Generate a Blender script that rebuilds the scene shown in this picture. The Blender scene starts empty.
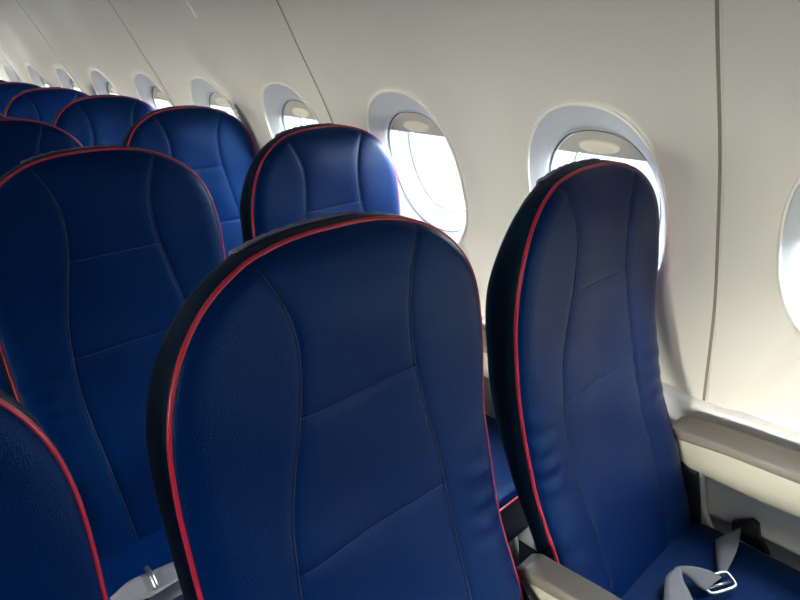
import bpy, bmesh, math, random
from mathutils import Vector, Matrix
random.seed(4)
S = bpy.context.scene
COL = S.collection
PI = math.pi

# ------------------------------------------------------------------ camera
F_PX = 630.0
TH = math.radians(21.958); PS = math.radians(43.738)
fw = Vector((math.sin(PS)*math.cos(TH), math.cos(PS)*math.cos(TH), -math.sin(TH)))
rt = Vector((math.cos(PS), -math.sin(PS), 0)); up = rt.cross(fw)
cam = bpy.data.cameras.new('camera'); camo = bpy.data.objects.new('camera', cam); COL.objects.link(camo)
M = Matrix((rt, up, -fw)).transposed().to_4x4(); M.translation = Vector((0, 0, 1.35)); camo.matrix_world = M
cam.sensor_width = 36; cam.lens = F_PX/800*36; cam.clip_start = .02
S.camera = camo

# ------------------------------------------------------------------ world, light, exposure
S.view_settings.view_transform = 'Standard'; S.view_settings.look = 'None'
S.view_settings.exposure = 0.0; S.view_settings.gamma = 1; S.view_settings.use_curve_mapping = False
W = bpy.data.worlds.new('sky'); S.world = W; W.use_nodes = True
bg = W.node_tree.nodes['Background']; bg.inputs[0].default_value = (.86, .93, 1, 1); bg.inputs[1].default_value = 1.7

def area(name, loc, direction, sx, sy, power, col, spread=180):
    l = bpy.data.lights.new(name, 'AREA'); l.shape = 'RECTANGLE'; l.size = sx; l.size_y = sy
    l.energy = power; l.color = col; l.spread = math.radians(spread)
    o = bpy.data.objects.new(name, l); COL.objects.link(o); o.location = loc
    o.rotation_euler = Vector(direction).to_track_quat('-Z', 'Y').to_euler()
    return o
WPITCH = .50
YC = {k: (.14+.505*k if k <= 0 else {1: .648, 2: 1.163, 3: 1.664, 4: 2.142}.get(k, 2.138+.493*(k-4))) for k in range(-11, 14)}
YB = {k: (YC[k-1]+YC[k])/2 for k in range(-10, 14)}      # boundary before window k
MIRX = -.5                                    # centre line of the cabin
TILT = math.radians(22)
LR = 42.0     # daylight through each window of the right wall
LL = 10.2     # daylight through each window of the left wall
for k in range(-9, 12):
    yc = YC[k]
    area('daylight', (1.50, yc, 1.27), (-math.cos(.42), 0, -math.sin(.42)),   .44, .40, LR*(.6 if k == 0 else 1), (.86, .93, 1))
    area('daylight', (2*MIRX-1.47, yc, 1.12), (math.cos(.20), 0, -math.sin(.20)), .44, .44, LL, (1, 1, .90), 46)
sun = bpy.data.lights.new('sun', 'SUN'); sun.energy = 2.2; sun.angle = math.radians(6); sun.color = (1, .93, .82)
suno = bpy.data.objects.new('sun', sun); COL.objects.link(suno); suno.rotation_euler = Vector((1, .04, -.11)).to_track_quat('-Z', 'Y').to_euler()
area('ceiling_lamp', (MIRX, 2.5, 2.06), (0, 0, -1), .5, 11, 9, (1, .93, .82))

# ------------------------------------------------------------------ materials
def mat(name, col, rough=.5, metal=0, spec=.5, bump=None, bscale=200, bdist=.001, var=0, vscale=8, coat=0, kind='noise', sheen=0, stint=None, ior=1.5):
    m = bpy.data.materials.new(name); m.use_nodes = True; nt = m.node_tree; b = nt.nodes['Principled BSDF']
    b.inputs['Base Color'].default_value = (*col, 1); b.inputs['Roughness'].default_value = rough
    b.inputs['Metallic'].default_value = metal; b.inputs['Specular IOR Level'].default_value = spec
    b.inputs['Coat Weight'].default_value = coat; b.inputs['Coat Roughness'].default_value = .3
    b.inputs['IOR'].default_value = ior
    if stint: b.inputs['Specular Tint'].default_value = (*stint, 1)
    if sheen: b.inputs['Sheen Weight'].default_value = sheen
    tc = nt.nodes.new('ShaderNodeTexCoord')
    if bump:
        n = nt.nodes.new('ShaderNodeTexVoronoi' if kind == 'voronoi' else 'ShaderNodeTexNoise')
        n.inputs['Scale'].default_value = bscale
        bp = nt.nodes.new('ShaderNodeBump'); bp.inputs['Strength'].default_value = bump; bp.inputs['Distance'].default_value = bdist
        nt.links.new(tc.outputs['Object'], n.inputs['Vector']); nt.links.new(n.outputs[0], bp.inputs['Height'])
        nt.links.new(bp.outputs[0], b.inputs['Normal'])
    if var:
        n = nt.nodes.new('ShaderNodeTexNoise'); n.inputs['Scale'].default_value = vscale; n.inputs['Detail'].default_value = 4
        r = nt.nodes.new('ShaderNodeMapRange'); r.inputs['To Min'].default_value = rough-var; r.inputs['To Max'].default_value = rough+var
        nt.links.new(tc.outputs['Object'], n.inputs['Vector']); nt.links.new(n.outputs[0], r.inputs[0]); nt.links.new(r.outputs[0], b.inputs['Roughness'])
    return m
LEATHER = mat('blue_leather', (.0001, .0108, .066), .34, bump=.6, bscale=640, bdist=.0006, var=.06, vscale=14, kind='voronoi', spec=.5, ior=1.27, stint=(.2, .5, 1))
SIDE = mat('navy_side_leather', (.0015, .010, .026), .5, bump=.3, bscale=420, bdist=.0006, kind='voronoi', spec=.5, ior=1.25, stint=(.4, .7, 1))
SEAM = mat('seam_thread', (.002, .010, .05), .6)
PIPE = mat('red_piping', (.40, .008, .032), .38, spec=.5)
VELCRO = mat('velcro', (.15, .14, .22), .95, bump=1, bscale=900, bdist=.001)
WALL = mat('cabin_wall_plastic', (.70, .67, .60), .42, bump=.08, bscale=500, bdist=.0004, var=.05, vscale=3)
RECESS = mat('window_surround_plastic', (.55, .555, .565), .4)
RIM_CATCH = mat('rim_catchlight_cream', (.86, .83, .74), .35)  # lighter than the wall, catch-light on the moulded edge put in as colour
GAP = mat('seam_gasket', (.26, .22, .16), .6)
DADO = mat('dado_plastic', (.74, .75, .74), .5)
FRAME = mat('window_frame_plastic', (.66, .68, .70), .35)
GASK = mat('window_gasket', (.12, .14, .16), .5)
SHADE = mat('window_shade_plastic', (.47, .45, .40), .5)
HANDLE = mat('shade_handle_plastic', (.82, .75, .60), .4)
CREAM = mat('cream_plastic', (.35, .34, .27), .42, bump=.05, bscale=300)
PAD = mat('armrest_pad', (.135, .12, .10), .5, bump=.1, bscale=300)
GREY = mat('grey_panel', (.78, .78, .74), .3)
DARK = mat('dark_metal', (.02, .025, .03), .45, metal=.3)
STEEL = mat('steel', (.5, .51, .52), .33, metal=1)
BOLT = mat('bolt_cap', (.72, .68, .62), .4)
WEB = mat('belt_webbing', (.17, .17, .185), .8, bump=.8, bscale=700, bdist=.001)
SHELL = mat('seat_back_shell', (.33, .33, .32), .5)
CARPET = mat('carpet', (.02, .03, .06), .95, bump=1, bscale=600, bdist=.003)
CEIL = mat('ceiling_plastic', (.68, .66, .61), .5)
DARK_END = mat('dark_end_wall', (.01, .02, .06), .9, bump=.5, bscale=60, bdist=.01)  # invented dark finish for the unseen front end, to cut bounce light
LAMP = mat('lamp_cover', (.8, .76, .7), .5)
def glassmat():
    m = bpy.data.materials.new('window_glass'); m.use_nodes = True; nt = m.node_tree
    for n in list(nt.nodes): nt.nodes.remove(n)
    o = nt.nodes.new('ShaderNodeOutputMaterial'); mx = nt.nodes.new('ShaderNodeMixShader')
    t = nt.nodes.new('ShaderNodeBsdfTransparent'); g = nt.nodes.new('ShaderNodeBsdfGlossy'); g.inputs['Roughness'].default_value = .05
    t.inputs[0].default_value = (.95, .985, 1, 1); mx.inputs[0].default_value = .06
    nt.links.new(t.outputs[0], mx.inputs[1]); nt.links.new(g.outputs[0], mx.inputs[2]); nt.links.new(mx.outputs[0], o.inputs[0])
    return m
GLASS = glassmat()

# ------------------------------------------------------------------ helpers
def interp(x, xs, ys):
    if x <= xs[0]: return ys[0]
    for i in range(1, len(xs)):
        if x <= xs[i]:
            t = (x-xs[i-1])/(xs[i]-xs[i-1]); return ys[i-1]+t*(ys[i]-ys[i-1])
    return ys[-1]
def sinterp(x, xs, ys):      # smooth (Catmull-Rom) interpolation
    n = len(xs)
    if x <= xs[0]: return ys[0]
    if x >= xs[-1]: return ys[-1]
    for i in range(n-1):
        if x <= xs[i+1]: break
    h = xs[i+1]-xs[i]; t = (x-xs[i])/h
    def sl(j):
        if j == 0: return (ys[1]-ys[0])/(xs[1]-xs[0])
        if j == n-1: return (ys[-1]-ys[-2])/(xs[-1]-xs[-2])
        return (ys[j+1]-ys[j-1])/(xs[j+1]-xs[j-1])
    a, b = sl(i)*h, sl(i+1)*h
    return (2*t**3-3*t*t+1)*ys[i]+(t**3-2*t*t+t)*a+(-2*t**3+3*t*t)*ys[i+1]+(t**3-t*t)*b
def mesh(name, vs, fs, m, parent=None, smooth=True, mats=None, fmat=None):
    me = bpy.data.meshes.new(name); me.from_pydata([tuple(v) for v in vs], [], fs)
    me.materials.append(m)
    for x in (mats or []): me.materials.append(x)
    if fmat:
        for p, i in zip(me.polygons, fmat): p.material_index = i
    if smooth:
        for p in me.polygons: p.use_smooth = True
    me.update()
    o = bpy.data.objects.new(name, me); COL.objects.link(o)
    if parent: o.parent = parent
    return o
def recalc(o):
    bm = bmesh.new(); bm.from_mesh(o.data); bmesh.ops.remove_doubles(bm, verts=bm.verts, dist=1e-6)
    bmesh.ops.recalc_face_normals(bm, faces=bm.faces); bm.to_mesh(o.data); bm.free(); return o
def tube(name, pts, r, m, parent=None, seg=8, closed=False):
    pts = [Vector(p) for p in pts]; n = len(pts); vs = []; fs = []
    prev = None
    for i, p in enumerate(pts):
        a = pts[i-1] if (i > 0 or closed) else p; b = pts[(i+1) % n] if (i < n-1 or closed) else p
        t = (b-a).normalized()
        if prev is None: nrm = t.orthogonal().normalized()
        else: nrm = (prev-t*prev.dot(t)).normalized()
        prev = nrm; bn = t.cross(nrm)
        rr = r[i] if isinstance(r, (list, tuple)) else r
        for k in range(seg):
            a_ = 2*PI*k/seg; vs.append(p+rr*(math.cos(a_)*nrm+math.sin(a_)*bn))
    for i in range(n-(0 if closed else 1)):
        j = (i+1) % n
        for k in range(seg):
            fs.append((i*seg+k, i*seg+(k+1) % seg, j*seg+(k+1) % seg, j*seg+k))
    if not closed:
        fs.append(tuple(range(seg))[::-1]); fs.append(tuple((n-1)*seg+k for k in range(seg)))
    return mesh(name, vs, fs, m, parent)
def spline(ctrl, n):
    xs = [0]
    for a, b in zip(ctrl, ctrl[1:]): xs.append(xs[-1]+(Vector(b)-Vector(a)).length)
    out = []
    for i in range(n+1):
        t = xs[-1]*i/n; out.append(Vector([sinterp(t, xs, [c[k] for c in ctrl]) for k in range(3)]))
    return out
def prism(name, prof, ax, lo, hi, m, parent=None, bev=.004, seg=3, smooth=True):
    """closed polygon prof of 2D points, extruded along axis ax from lo to hi, edges bevelled"""
    bm = bmesh.new()
    def P(a, b, c):
        return (c, a, b) if ax == 0 else ((a, c, b) if ax == 1 else (a, b, c))
    A = [bm.verts.new(P(*p, lo)) for p in prof]; B = [bm.verts.new(P(*p, hi)) for p in prof]
    bm.faces.new(A); bm.faces.new(B[::-1]); n = len(prof)
    for i in range(n): bm.faces.new((A[i], B[i], B[(i+1) % n], A[(i+1) % n]))
    bmesh.ops.recalc_face_normals(bm, faces=bm.faces)
    if bev:
        es = [e for e in bm.edges if e.calc_face_angle(0) > .5]
        bmesh.ops.bevel(bm, geom=es, offset=bev, segments=seg, affect='EDGES', profile=.5, clamp_overlap=True)
    me = bpy.data.meshes.new(name); bm.to_mesh(me); bm.free(); me.materials.append(m)
    if smooth:
        for p in me.polygons: p.use_smooth = True
    o = bpy.data.objects.new(name, me); COL.objects.link(o)
    if parent: o.parent = parent
    return o
def box(name, a, b, m, parent=None, bev=.004):
    return prism(name, [(a[0], a[1]), (b[0], a[1]), (b[0], b[1]), (a[0], b[1])], 2, a[2], b[2], m, parent, bev)
def kind(o): o['kind'] = 'structure'; return o

# ------------------------------------------------------------------ the setting: right side wall
PZ = [-.02, .15, .30, .54, .73, .90, 1.06, 1.19, 1.35, 1.46, 1.64]
PX = [1.27, 1.30, 1.31, 1.298, 1.263, 1.227, 1.170, 1.115, 1.030, .972, .865]
def prof(z): return sinterp(z, PZ, PX)
ZC_O, HW_O, HH_O = 1.040, .157, .210
ZC_I, HW_I, HH_I = 1.020, .131, .168
NOUT = Vector((math.cos(TILT), 0, math.sin(TILT)))
def smooth01(t): t = max(0, min(1, t)); return t*t*(3-2*t)
def wallx(y, z):
    k = max(-10, min(12, int(round((y-.14)/.505))))
    k = min((k-1, k, k+1) if -10 < k < 12 else (k,), key=lambda q: abs(YC[q]-y)); yy = y-YC[k]
    x = prof(z)
    x += .007*math.cos(2*PI*yy/WPITCH)*smooth01((z-.75)/.3)            # each window bay is slightly scooped out
    # flared moulding under the window, widening down to the dado
    w = interp(z, [.50, .571, .695, .782, .86, .95], [.25, .233, .176, .132, .11, .10])
    d = abs(yy)-w
    x += .012*smooth01((.012-d)/.024)*smooth01((.95-z)/.12)
    return x
def oval(a, hw, hh, n=2.35):
    c, s = math.cos(a), math.sin(a)
    return hw*math.copysign(abs(c)**(2/n), c), hh*math.copysign(abs(s)**(2/n), s)
ZLO, ZHI = .60, 1.50
def wall_mesh(name, kmin, kmax):
    vs, fs, fm = [], [], {}
    for k in range(kmin, kmax+1):
        yc = YC[k]; ya, yb = YB[k]-yc, YB[k+1]-yc
        NA = 96 if k <= 3 else 64
        NR = 26 if k <= 3 else 10
        ang = [2*PI*i/NA for i in range(NA)]
        rings = []
        # ring list from the pane outward to the rim
        IN = []
        for t, dep in ((0, .050), (0.02, .047), (.15, .038), (.32, .0285), (.5, .019), (.68, .012), (.84, .0045), (.93, .001), (.955, -.003), (.975, -.0065), (.995, -.0065), (1.012, -.002), (1.02, 0.0)):
            ring = []
            for a in ang:
                yi, zi = oval(a, HW_I, HH_I); yo, zo = oval(a, HW_O, HH_O)
                y = yi+(yo-yi)*t; z = ZC_I+zi+(ZC_O+zo-ZC_I-zi)*t
                base = Vector((wallx(yc+y, z), yc+y, z))
                ring.append(base+NOUT*dep*.56)
            rings.append(ring)
        for r in range(1, NR+1):
            t = r/NR; ring = []
            for a in ang:
                yo, zo = oval(a, HW_O*1.006, HH_O*1.006)
                # rectangle boundary point in the same direction
                dy, dz = yo, zo
                m = min((yb if dy > 0 else -ya)/max(1e-9, abs(dy)), ((ZHI-ZC_O) if dz > 0 else (ZC_O-ZLO))/max(1e-9, abs(dz)))
                by, bz = dy*m, dz*m
                y = yo+(by-yo)*t; z = ZC_O+zo+(bz-zo)*t
                ring.append(Vector((wallx(yc+y, z), yc+y, z)))
            rings.append(ring)
        b0 = len(vs)
        for ring in rings: vs += ring
        for r in range(len(rings)-1):
            for i in range(NA):
                j = (i+1) % NA
                if r < 7: fm[len(fs)] = 1
                fs.append((b0+r*NA+i, b0+r*NA+j, b0+(r+1)*NA+j, b0+(r+1)*NA+i))
        # corner triangles
        last = b0+(len(rings)-1)*NA
        for sy in (1, -1):
            for zz in (ZHI, ZLO):
                y = yc+(yb if sy > 0 else ya)
                cidx = len(vs); vs.append(Vector((wallx(y, zz), y, zz)))
                best = None
                for i in range(NA):
                    j = (i+1) % NA; A, B = vs[last+i], vs[last+j]
                    onA_side = min(abs(A.y-yc-yb), abs(A.y-yc-ya)) < 1e-5; onB_side = min(abs(B.y-yc-yb), abs(B.y-yc-ya)) < 1e-5
                    if onA_side != onB_side:
                        mid = (A+B)/2
                        if (mid.y-yc)*sy > 0 and (mid.z-ZC_O)*(zz-ZC_O) > 0: best = (last+i, last+j)
                if best: fs.append((best[0], best[1], cidx))
        # strips above and below
        for z0, z1, n in ((ZHI, 1.64, 4), (-.02, ZLO, 14)):
            b = len(vs); m = 12 if k <= 3 else 6
            for iz in range(n+1):
                z = z0+(z1-z0)*iz/n
                for iy in range(m+1):
                    y = yc+ya+(yb-ya)*iy/m; vs.append(Vector((wallx(y, z), y, z)))
            for iz in range(n):
                for iy in range(m):
                    p = b+iz*(m+1)+iy; fs.append((p, p+1, p+m+2, p+m+1))
    o = mesh(name, vs, fs, WALL, mats=[RECESS], fmat=[fm.get(i, 0) for i in range(len(fs))]); recalc(o); return kind(o)
KMIN, KMAX = -9, 11
wr = wall_mesh('wall_right', KMIN, KMAX)
wl = wr.copy(); wl.data = wr.data; wl.name = 'wall_left'; COL.objects.link(wl); wl.scale = (-1, 1, 1); wl.location = (2*MIRX, 0, 0)

Y0, Y1 = YB[KMIN], YB[KMAX+1]
# panel joints: thin dark gaskets with a pale lip on each side
for i, ys in enumerate((-.62, .396, 1.45, 2.46, 3.47, 4.48, 5.2)):
    if i > 5: break
    zs = [.50+(1.64-.50)*j/60 for j in range(61)]
    vs, fs, fm = [], [], []
    for z in zs:
        x = wallx(ys, z)
        for dx, dy in ((0.004, -.0085), (-.0016, -.0060), (-.0018, -.0030), (-.0011, -.0024), (-.0011, .0024), (-.0018, .0030), (-.0016, .0060), (.004, .0085)):
            vs.append((x+dx, ys+dy, z))
    for j in range(60):
        for k in range(7):
            a = j*8+k; fs.append((a, a+1, a+9, a+8)); fm.append(1 if 2 <= k <= 4 else 0)
    j_ = mesh('trim_%d' % (i+1), vs, fs, WALL, mats=[GAP], fmat=fm, smooth=False); recalc(j_); kind(j_)

# windows
def ringmesh(name, rings, m, parent=None, closed=True, cap=False):
    vs = [p for r in rings for p in r]; n = len(rings[0]); fs = []
    for r in range(len(rings)-1):
        for i in range(n): fs.append((r*n+i, r*n+(i+1) % n, (r+1)*n+(i+1) % n, (r+1)*n+i))
    if cap: fs.append(tuple((len(rings)-1)*n+i for i in range(n)))
    return mesh(name, vs, fs, m, parent)
def window(idx, k):
    yc = YC[k]; n = 72
    root = bpy.data.objects.new('window_%d' % idx, None); COL.objects.link(root); kind(root)
    root.location = (0, 0, 0)
    slope = Vector((-math.sin(TILT), 0, math.cos(TILT)))
    org = Vector((prof(ZC_I)+.006, yc, ZC_I))
    def pt(y, s, d): return org+Vector((0, y, 0))+slope*s+NOUT*(d-.022)
    def ov(hw, hh, d, dz=0): return [pt(*(lambda q: (q[0], q[1]+dz))(oval(2*PI*i/n, hw, hh)), d) for i in range(n)]
    hh = HH_I/math.cos(TILT)*.99
    # tunnel with stepped reveal and outer frame
    ringmesh('window_frame', [ov(HW_I+.006, hh+.008, .040), ov(HW_I+.006, hh+.008, .052), ov(HW_I-.001, hh-.001, .052), ov(HW_I-.004, hh-.004, .060),
        ov(HW_I-.006, hh-.006, .075), ov(HW_I-.008, hh-.010, .092), ov(HW_I-.030, hh-.034, .098), ov(HW_I-.034, hh-.038, .112), ov(HW_I+.04, hh+.04, .112)], FRAME, root)
    tube('catchlight_ring', [Vector((wallx(yc+y, ZC_O+z)-.002, yc+y, ZC_O+z)) for y, z in [oval(2*PI*i/96, HW_O-.001, HH_O-.001) for i in range(96)]], .0030, RIM_CATCH, root, 6, True)  # added pale ring standing for light caught along the recess edge
    tube('inner_gasket', ov(HW_I-.001, hh-.001, .0515), .0014, GASK, root, 6, True)
    tube('outer_gasket', ov(HW_I-.031, hh-.035, .0985), .0013, GASK, root, 6, True)
    for d, q in ((.062, .003), (.108, .032)):
        r = ov(HW_I-q, hh-q, d)
        mesh('pane', r, [tuple(range(n))], GLASS, root)
    # pull-down shade, open except for its lowest strip
    sb = .02 if k == 0 else .119 + (.004 if k % 3 == 1 else 0)
    vs = []; fs = []
    top = [oval(a, HW_I-.0045, hh-.0045) for a in [PI*i/40 for i in range(41)]]
    row = [(y, s) for y, s in top if s > sb]
    # exact ends on the lower edge
    def yat(s):
        return (HW_I-.0045)*(1-(s/(hh-.0045))**2.35)**(1/2.35)
    row = [(yat(sb), sb)]+row+[(-yat(sb), sb)]
    m_ = len(row)
    for d in (.055, .059):
        for y, s in row: vs.append(pt(y, s, d))
    fs = [tuple(range(m_)), tuple(range(m_, 2*m_))[::-1]]+[(i, (i+1) % m_, m_+(i+1) % m_, m_+i) for i in range(m_)]
    sh = mesh('window_shade', vs, fs, SHADE, root, smooth=False); recalc(sh)
    # handle: raised oval grip
    hv = []; rings = []
    for t, d in ((1.0, .0552), (.97, .0515), (.85, .0488), (.5, .0475), (.02, .047)):
        rings.append([pt(.045*t*math.cos(a), sb+.022+.0125*t*math.sin(a)-(.004 if math.sin(a) < 0 else 0)*t, d) for a in [2*PI*i/32 for i in range(32)]])
    h = ringmesh('shade_handle', rings, HANDLE, sh, cap=True)
    return root
widx = 0
for k in range(-1, 10):
    widx += 1; window(widx, k)

# lower dado ledge along the wall, floor, ceiling, bins, end walls
led = []
vs, fs = [], []
ys = [Y0+(Y1-Y0)*i/60 for i in range(61)]
pr = [(1.315, .648), (1.272, .645), (1.264, .636), (1.260, .612), (1.262, .575), (1.268, .45), (1.272, .30), (1.262, .05), (1.262, -.01)]
for y in ys:
    for x, z in pr: vs.append((x, y, z))
n = len(pr)
for i in range(60):
    for j in range(n-1): fs.append((i*n+j, i*n+j+1, (i+1)*n+j+1, (i+1)*n+j))
dd = mesh('baseboard_right', vs, fs, DADO); recalc(dd); kind(dd)
kind(box('floor', (2*MIRX-1.5, Y0, -.06), (1.5, Y1, 0), CARPET, bev=0))
# ceiling with stowage bins either side, one shell profile
cp = [(.865, 1.64), (.80, 1.66), (.62, 1.65), (.46, 1.68), (.36, 1.76), (.33, 1.9), (.30, 2.02), (.1, 2.10), (-.25, 2.13), (-.5, 2.135)]
cp = cp+[(2*MIRX-x, z) for x, z in cp[-2::-1]]
vs, fs = [], []
for y in (Y0, Y1):
    for x, z in cp: vs.append((x, y, z))
for i in range(len(cp)-1): fs.append((i, i+1, i+1+len(cp), i+len(cp)))
kind(mesh('ceiling', vs, fs, CEIL))
kind(box('wall_front', (2*MIRX-1.5, Y0-.05, -.05), (1.5, Y0, 2.2), DARK_END, bev=0))  # unseen end wall, darkened so it reflects little light onto the seat fronts
kind(box('wall_back', (2*MIRX-1.5, Y1, -.05), (1.5, Y1+.05, 2.2), CEIL, bev=0))

# ------------------------------------------------------------------ seats
ZB, ZT, Z1, HW = .40, 1.170, .93, .225
SPZ = [.30, .42, .58, .70, .84, .92, 1.0, 1.1, 1.2]
SPY = [.300, .330, .388, .443, .481, .493, .499, .506, .532]
def sprof(z): return sinterp(z, SPZ, SPY)
def hwid(z):
    base = interp(z, [.40, .5, .62, .75, .93], [.205, .214, .218, .221, HW])
    if z <= Z1: return base
    q = min(1, (z-Z1)/(ZT-Z1)); return HW*max(0, 1-q**3.1)**(.4)
STZ = [.40, .50, .60, .74, .85, .92, 1.0, 1.06, 1.10, 1.14, 1.16]
STX = [.105, .110, .116, .123, .115, .101, .084, .080, .087, .104, .115]
def stx(z): return sinterp(z, STZ, STX)
def front_y(x, z):
    w = max(1e-4, hwid(z)); u = min(1, abs(x)/w); q = max(0, (z-.8)/(ZT-.8))
    y = sprof(z)
    d = (w-abs(x)); dt = (ZT-z)
    e = min(1, d/.035); et = min(1, dt/.035)
    y -= .013*math.sqrt(max(0, 1-(1-e)**2))*math.sqrt(max(0, 1-(1-et)**2))
    y -= .006*(1-u*u)*0
    # side bolsters swell, centre is slightly dished
    s = stx(z); ds = abs(abs(x)-s)
    y -= .005*math.exp(-((abs(x)-(s+.055))/.035)**2)*smooth01((.98-z)/.25)
    y += .004*math.exp(-(x/.07)**2)*smooth01((1.0-z)/.2)
    y += .0018*math.exp(-(ds/.003)**2)+.0014*math.exp(-(ds/.012)**2)
    if abs(x) < s:
        for zl in (.982, .803):
            dz = abs(z-zl-.02*(x/.1)*0); y += .0010*math.exp(-(dz/.003)**2)+.0008*math.exp(-(dz/.010)**2)
    # creases pulled out of the piping
    cr = 0
    for zc, am, fr in ((.79, .0012, 130), (.715, .0014, 170), (.60, .0010, 90)):
        cr += am*math.exp(-((z-zc)/.045)**2)*math.sin(fr*(z-zc)+14*abs(x)+(2 if x > 0 else 0))
    y += cr*smooth01((u-.62)/.2)*smooth01((1.0-u)/.08+.2)
    y += .0012*math.sin(x*31+z*17)*math.sin(z*23-x*9+1)
    return y
def make_backrest(parent):
    NZ, NX = 250, 130
    zs = []
    for i in range(NZ):
        t = i/(NZ-1)
        if t < .68: zs.append(ZB+(Z1-ZB)*t/.68)
        else:
            s = (t-.68)/.32; zs.append(Z1+(ZT-.0002-Z1)*(1-(1-s)**1.9))
    vs, fs, fm = [], [], []
    for z in zs:
        w = hwid(z)
        for j in range(NX+1):
            u = -1+2*j/NX; u = math.sin(u*PI/2)*.35+u*.65
            x = w*u; vs.append((x, front_y(x, z), z))
    W_ = NX+1
    for i in range(NZ-1):
        for j in range(NX):
            a = i*W_+j; fs.append((a, a+1, a+W_+1, a+W_)); fm.append(0)
    # outline loop left bottom -> top -> right bottom
    idx = [i*W_ for i in range(NZ)]+[i*W_+NX for i in range(NZ-1, -1, -1)]
    pts = [Vector(vs[i]) for i in idx]
    N = len(idx); rings = [idx]
    nor = []
    for i in range(N):
        a = pts[max(0, i-2)]; b = pts[min(N-1, i+2)]; t = Vector((b.x-a.x, 0, b.z-a.z))
        t = t.normalized() if t.length > 1e-9 else Vector((1, 0, 0))
        nor.append(Vector((-t.z, 0, t.x)))
    nor = [v for v in nor]
    for bdep, off in ((.008, .0035), (.020, .0045), (.038, .0050), (.051, .002), (.062, -.006), (.068, -.018)):
        ring = []
        for i in range(N):
            q = smooth01((pts[i].z-.98)/.20); k = 1-.45*q
            if pts[i].z < .85: k *= 1-.25*smooth01((.85-pts[i].z)/.25)
            o_ = off*(1-.3*q)
            p = pts[i]+nor[i]*o_+Vector((0, bdep*k, 0)); vs.append(tuple(p)); ring.append(len(vs)-1)
        r0 = rings[-1]
        for i in range(N-1): fs.append((r0[i], r0[i+1], ring[i+1], ring[i])); fm.append(1)
        rings.append(ring)
    last = rings[-1]
    # rear face
    for i in range(NZ-1):
        a, b = last[i], last[i+1]; c, d = last[N-2-i], last[N-1-i]
        fs.append((a, b, c, d)); fm.append(2)
    fs.append(tuple([j for j in range(NX+1)]+[r[-1] for r in rings[1:]]+[r[0] for r in rings[:0:-1]])); fm.append(1)
    o = mesh('backrest', vs, fs, LEATHER, parent, mats=[SIDE, SHELL], fmat=fm)
    bm = bmesh.new(); bm.from_mesh(o.data); bmesh.ops.recalc_face_normals(bm, faces=bm.faces); bm.to_mesh(o.data); bm.free()
    # piping
    keep = [pts[0]]
    for p in pts[1:]:
        if (p-keep[-1]).length > .006: keep.append(p)
    pp = [p+Vector((0, -.0005, 0)) for p in keep]
    tube('piping', pp, .0031, PIPE, o, 8)
    # seams
    for s in (-1, 1):
        q = []
        for i in range(90):
            z = .42+(1.150-.42)*i/89; x = s*stx(z)
            if abs(x) < hwid(z)-.004: q.append((x, front_y(x, z)-.0004, z))
        tube('seam', q, .0011, SEAM, o, 5)
    for zl in (.982, .803):
        q = [(x, front_y(x, zl)-.0002, zl) for x in [stx(zl)*(-1+2*i/24) for i in range(25)]]
        tube('seam', q, .0008, SEAM, o, 5)
    # hook-and-loop strip over the top edge
    vv, ff = [], []; m = 30
    ring3 = [vs[i] for i in rings[3]]; ring5 = [vs[i] for i in rings[5]]; ring4 = [vs[i] for i in rings[4]]
    sel = [i for i in range(N) if pts[i].z > 1.142 and -.115 < pts[i].x < .055]
    cnt = 0; prevx = None
    for i in sel:
        if prevx is not None and abs(pts[i].x-prevx) < .004: continue
        prevx = pts[i].x; wob = .0012*math.sin(cnt*1.9)
        for rg, of in ((ring3, .0006), (ring4, .0022), (ring5, .0012)):
            p = Vector(rg[i])+nor[i]*(of+wob*.6); vv.append(p)
        cnt += 1
    for i in range(cnt-1):
        for j in range(2): a = i*3+j; ff.append((a, a+1, a+4, a+3))
    vel = mesh('velcro_strip', vv, ff, VELCRO, o); sm = vel.modifiers.new('t', 'SOLIDIFY'); sm.thickness = .003; sm.offset = 0
    return o
def cushion_mesh(parent):
    # dished squab: grid swept by rounded-box profile
    vs, fs = [], []; NXc, NYc = 36, 36; X_, Ya, Yb = .222, -.10, .375; zt, zb = .455, .31
    nr = 40; rings = []
    def rr(t, k):  # rounded rectangle outline
        a = 2*PI*t; n = 7
        c, s = math.cos(a), math.sin(a)
        return k*X_*math.copysign(abs(c)**(2/n), c), (Ya+Yb)/2+(1-(1-k)*1)*(Yb-Ya)/2*math.copysign(abs(s)**(2/n), s)
    N = 80
    for k, z in ((.9, zb), (.985, zb+.01), (1.0, zb+.03), (1.0, zt-.035), (.992, zt-.018), (.97, zt-.006), (.92, zt), (.8, zt-.002), (.6, zt-.007), (.4, zt-.010), (.2, zt-.012), (.02, zt-.012)):
        rings.append([(*rr(i/N, k), z) for i in range(N)])
    o = ringmesh('cushion', rings, LEATHER, parent, cap=True); recalc(o)
    tube('cushion_piping', [(*rr(i/N, .997), zt-.016) for i in range(N)], .0032, PIPE, o, 6, True)
    return o
def armrest(parent, cx, w, name='armrest'):
    # local: pivots beside the backrest, runs forward (-Y)
    prof_ = [(.41, .608), (.40, .618), (.30, .622), (.10, .628), (-.02, .628), (-.045, .615), (-.045, .600), (0, .572), (.12, .556), (.25, .552), (.36, .556), (.405, .575)]
    a = prism(name, prof_, 0, cx-w/2+.003, cx+w/2-.003, CREAM, parent, .003)
    top = [(.418, .606), (.418, .620), (.40, .632), (.30, .640), (.10, .646), (-.02, .646), (-.055, .634), (-.062, .618), (-.05, .612), (-.02, .622), (.10, .624), (.30, .618), (.40, .608)]
    prism('armrest_pad', top, 0, cx-w/2, cx+w/2, PAD, a, .005)
    return a
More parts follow.
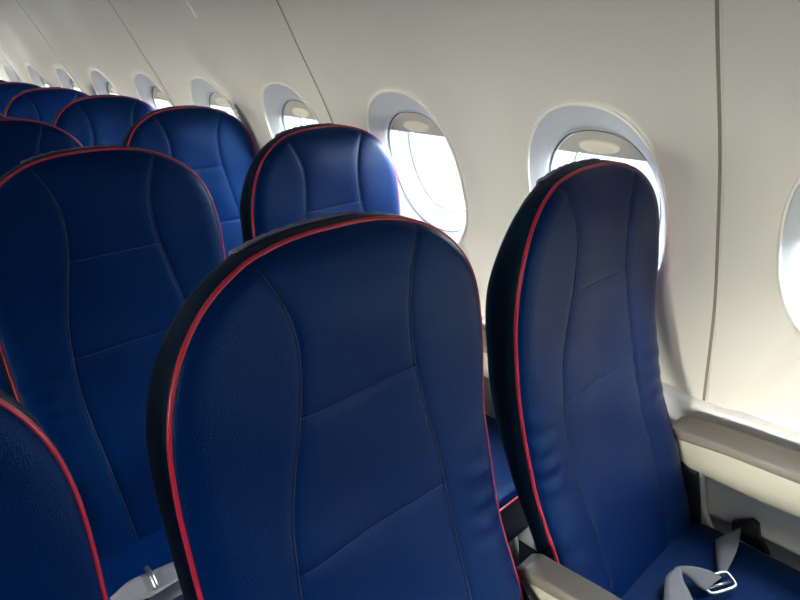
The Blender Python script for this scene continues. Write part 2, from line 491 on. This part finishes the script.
def make_seat():
    root = bpy.data.objects.new('airline_seat', None); COL.objects.link(root)
    make_backrest(root); cushion_mesh(root)
    ar = armrest(root, .262, .048); ar.location.z = -.018
    fr = box('seat_frame', (-.20, -.05, .27), (.20, .44, .315), DARK, root)
    for s in (-.16, .16):
        tube('leg', [(s, .02, .28), (s, -.02, .0)], .018, STEEL, root, 10)
        tube('leg', [(s, .36, .28), (s, .42, .0)], .018, STEEL, root, 10)
    # side bracket that hinges the backrest to the frame, with its bolts
    b = prism('hinge_bracket', [(.30, .34), (.46, .31), (.50, .60), (.40, .60), (.345, .555), (.325, .47)], 0, .226, .233, DARK, root, .002)
    for y, z in ((.357, .524), (.350, .472), (.337, .409)):
        bo = ringmesh('bolt', [[(dx, y+r*math.cos(a), z+r*math.sin(a)) for a in [2*PI*i/14 for i in range(14)]] for dx, r in ((.233, .006), (.2365, .006), (.238, .0035))], BOLT, b, cap=True)
    return root
def copy_tree(o, parent=None):
    c = o.copy(); COL.objects.link(c); c.parent = parent
    for ch in list(o.children): copy_tree(ch, c)
    return c
proto = make_seat()
ROWY = [0, .725, 1.43, 2.10, 2.76, 3.42, 4.05]
CX = {'window': .937, 'middle': .406, 'aisle': -.123}
ORD = ['nearest', 'second', 'third', 'fourth', 'fifth', 'sixth', 'seventh']
LAB = {
 ('window', 0): 'nearest window seat, blue leather with red piping, grey belt on its cushion',
 ('middle', 0): 'large nearest middle seat, dark blue leather with red piping, filling the centre',
 ('aisle', 0): 'nearest aisle seat, dark navy, only its rounded corner at the lower left',
 ('window', 1): 'blue seat just behind the nearest middle seat, in front of two windows',
 ('middle', 1): 'dark blue middle seat of the second row, left of the large centre seat',
 ('aisle', 1): 'aisle seat of the second row, a sliver of red piping at the left edge',
 ('window', 2): 'bright blue window seat of the third row, catching the window light',
 ('middle', 2): 'dark navy middle seat of the third row, its top showing at the left edge',
 ('window', 3): 'blue window seat of the fourth row, left of the bright blue third-row seat',
 ('window', 4): 'blue window seat of the fifth row, partly behind the fourth-row seat',
 ('window', 5): 'small blue window seat of the sixth row at the upper left edge',
 ('window', 6): 'farthest blue window seat, a thin top edge at the far upper left',
 ('middle', 3): 'middle seat of the fourth row, only its rounded top corner at the left edge',
}
SEATS = {}
first = True
for (c, r), lab in LAB.items():
    o = proto if first else copy_tree(proto); first = False
    o.location = (CX[c], ROWY[r], 0)
    o['label'] = lab; o['category'] = 'seat'; o['group'] = 'blue leather airline seats in rows of three'
    SEATS[(c, r)] = o
for r in range(7):      # wall-side armrest of each window seat
    a = armrest(SEATS[('window', r)], 1.190-CX['window'], .076)

# ------------------------------------------------------------------ seat belts
def ribbon(name, ctrl, wdir, w, m, parent, th=.0016, n=28):
    """ctrl: list of points, wdir: list of width directions (same length)"""
    xs = [0]
    for a, b in zip(ctrl, ctrl[1:]): xs.append(xs[-1]+(Vector(b)-Vector(a)).length)
    vs, fs = [], []
    for i in range(n+1):
        t = xs[-1]*i/n
        p = Vector([sinterp(t, xs, [c[k] for c in ctrl]) for k in range(3)])
        d = Vector([sinterp(t, xs, [c[k] for c in wdir]) for k in range(3)]).normalized()
        for s in (-.5, 0, .5): vs.append(p+d*w*s)
    for i in range(n):
        for j in range(2): a = i*3+j; fs.append((a, a+1, a+4, a+3))
    o = mesh(name, vs, fs, m, parent); s = o.modifiers.new('t', 'SOLIDIFY'); s.thickness = th; s.offset = 0
    return o

STRAP_C = ([(0.325, 0.944, 0.46), (0.283, 0.951, 0.46), (0.244, 0.956, 0.46), (0.204, 0.942, 0.46)], [(0.306, 0.88, 0.456), (0.272, 0.895, 0.456), (0.243, 0.902, 0.456), (0.213, 0.89, 0.456)])
STRAP_A = ([(1.104, 0.27, 0.462), (1.064, 0.253, 0.463), (1.022, 0.233, 0.461)], [(1.146, 0.242, 0.484), (1.094, 0.228, 0.478), (1.021, 0.222, 0.462)])
STRAP_B1 = ([(0.959, 0.289, 0.48), (0.978, 0.272, 0.482), (1.003, 0.246, 0.474), (1.016, 0.224, 0.464)], [(0.96, 0.278, 0.476), (0.964, 0.261, 0.472), (0.965, 0.246, 0.464), (0.966, 0.232, 0.462)])
STRAP_B2 = ([(0.96, 0.287, 0.479), (0.931, 0.29, 0.476), (0.91, 0.282, 0.467), (0.863, 0.261, 0.455)], [(0.963, 0.278, 0.479), (0.95, 0.267, 0.472), (0.941, 0.251, 0.463), (0.908, 0.217, 0.455)])
def strap(ea, eb, parent, ox, n=20):
    # webbing between two edge curves, slightly cupped across its width
    A, B = spline(ea, n), spline(eb, n); vs, fs = [], []
    for a, b in zip(A, B):
        for q in (0, .25, .5, .75, 1):
            p = a.lerp(b, q); vs.append((p.x-ox, p.y, p.z+.002*math.sin(PI*q)))
    for i in range(n):
        for j in range(4): k = i*5+j; fs.append((k, k+1, k+6, k+5))
    o = mesh('belt_strap', vs, fs, WEB, parent); s = o.modifiers.new('t', 'SOLIDIFY'); s.thickness = .0018; s.offset = 0
    return o
def finish():
    seat = SEATS[('window', 0)]; ox = CX['window']
    def L(x, y, z): return (x-ox, y, z)
    for ea, eb in (STRAP_A, STRAP_B1, STRAP_B2): strap(ea, eb, seat, ox)
    # buckle: open frame of the tongue
    c = Vector(L(1.000, .224, .463)); a = Vector((.887, -.463, .05)).normalized(); b = Vector((.40, .80, .25)).normalized()
    pts = []
    for i in range(40):
        u, v = oval(2*PI*i/40, .029, .015, 5); pts.append(c+a*u+b*v)
    bk = tube('buckle', pts, .0027, STEEL, seat, 8, True)
    tube('buckle_bar', [c-a*.022-b*.004, c+a*.022-b*.004], .0026, STEEL, bk, 8)
    # curved armrest stay and the black belt anchor
    tube('armrest_stay', spline([L(1.180, .350, .560), L(1.180, .335, .515), L(1.180, .322, .462), L(1.178, .300, .425), L(1.172, .275, .405)], 16), .0065, GREY, seat, 8)
    # moulded light grey side panel between armrest and cushion
    vs, fs = [], []; ny, nz = 24, 12
    for i in range(ny+1):
        t = i/ny; y = .335-.46*t
        zt_ = .558; zb_ = .438+.004*t
        for j in range(nz+1):
            q = j/nz; z = zt_+(zb_-zt_)*q
            x = 1.215-.016*math.sin(PI*q)-.012*smooth01(q*2-1)-.006*smooth01((.12-t)/.12)
            vs.append(L(x, y, z))
    for i in range(ny):
        for j in range(nz): a = i*(nz+1)+j; fs.append((a, a+1, a+nz+2, a+nz+1))
    sp = mesh('side_panel', vs, fs, GREY, seat); sm = sp.modifiers.new('t', 'SOLIDIFY'); sm.thickness = .004; sm.offset = -1
    prism('belt_anchor', [(.190, .425), (.262, .430), (.268, .462), (.235, .487), (.222, .482), (.214, .455)], 0, 1.180-ox, 1.192-ox, DARK, seat, .002)
    seat = SEATS[('middle', 1)]; ox = CX['middle']; oy = ROWY[1]
    def L(x, y, z): return (x-ox, y-oy, z)
    strap([(x, y-oy, z) for x, y, z in STRAP_C[0]], [(x, y-oy, z) for x, y, z in STRAP_C[1]], seat, ox)
    tube('belt_end_fitting', [L(.277, .962, .464), L(.277, .940, .465), L(.272, .905, .464)], .0045, STEEL, seat, 8)
    c = Vector(L(.280, .868, .465))
    bk = prism('buckle', [(c.x-.035, c.y-.016), (c.x+.030, c.y-.016), (c.x+.036, c.y+.004), (c.x+.026, c.y+.018), (c.x-.035, c.y+.014)], 2, .456, .474, STEEL, seat, .003)
finish()
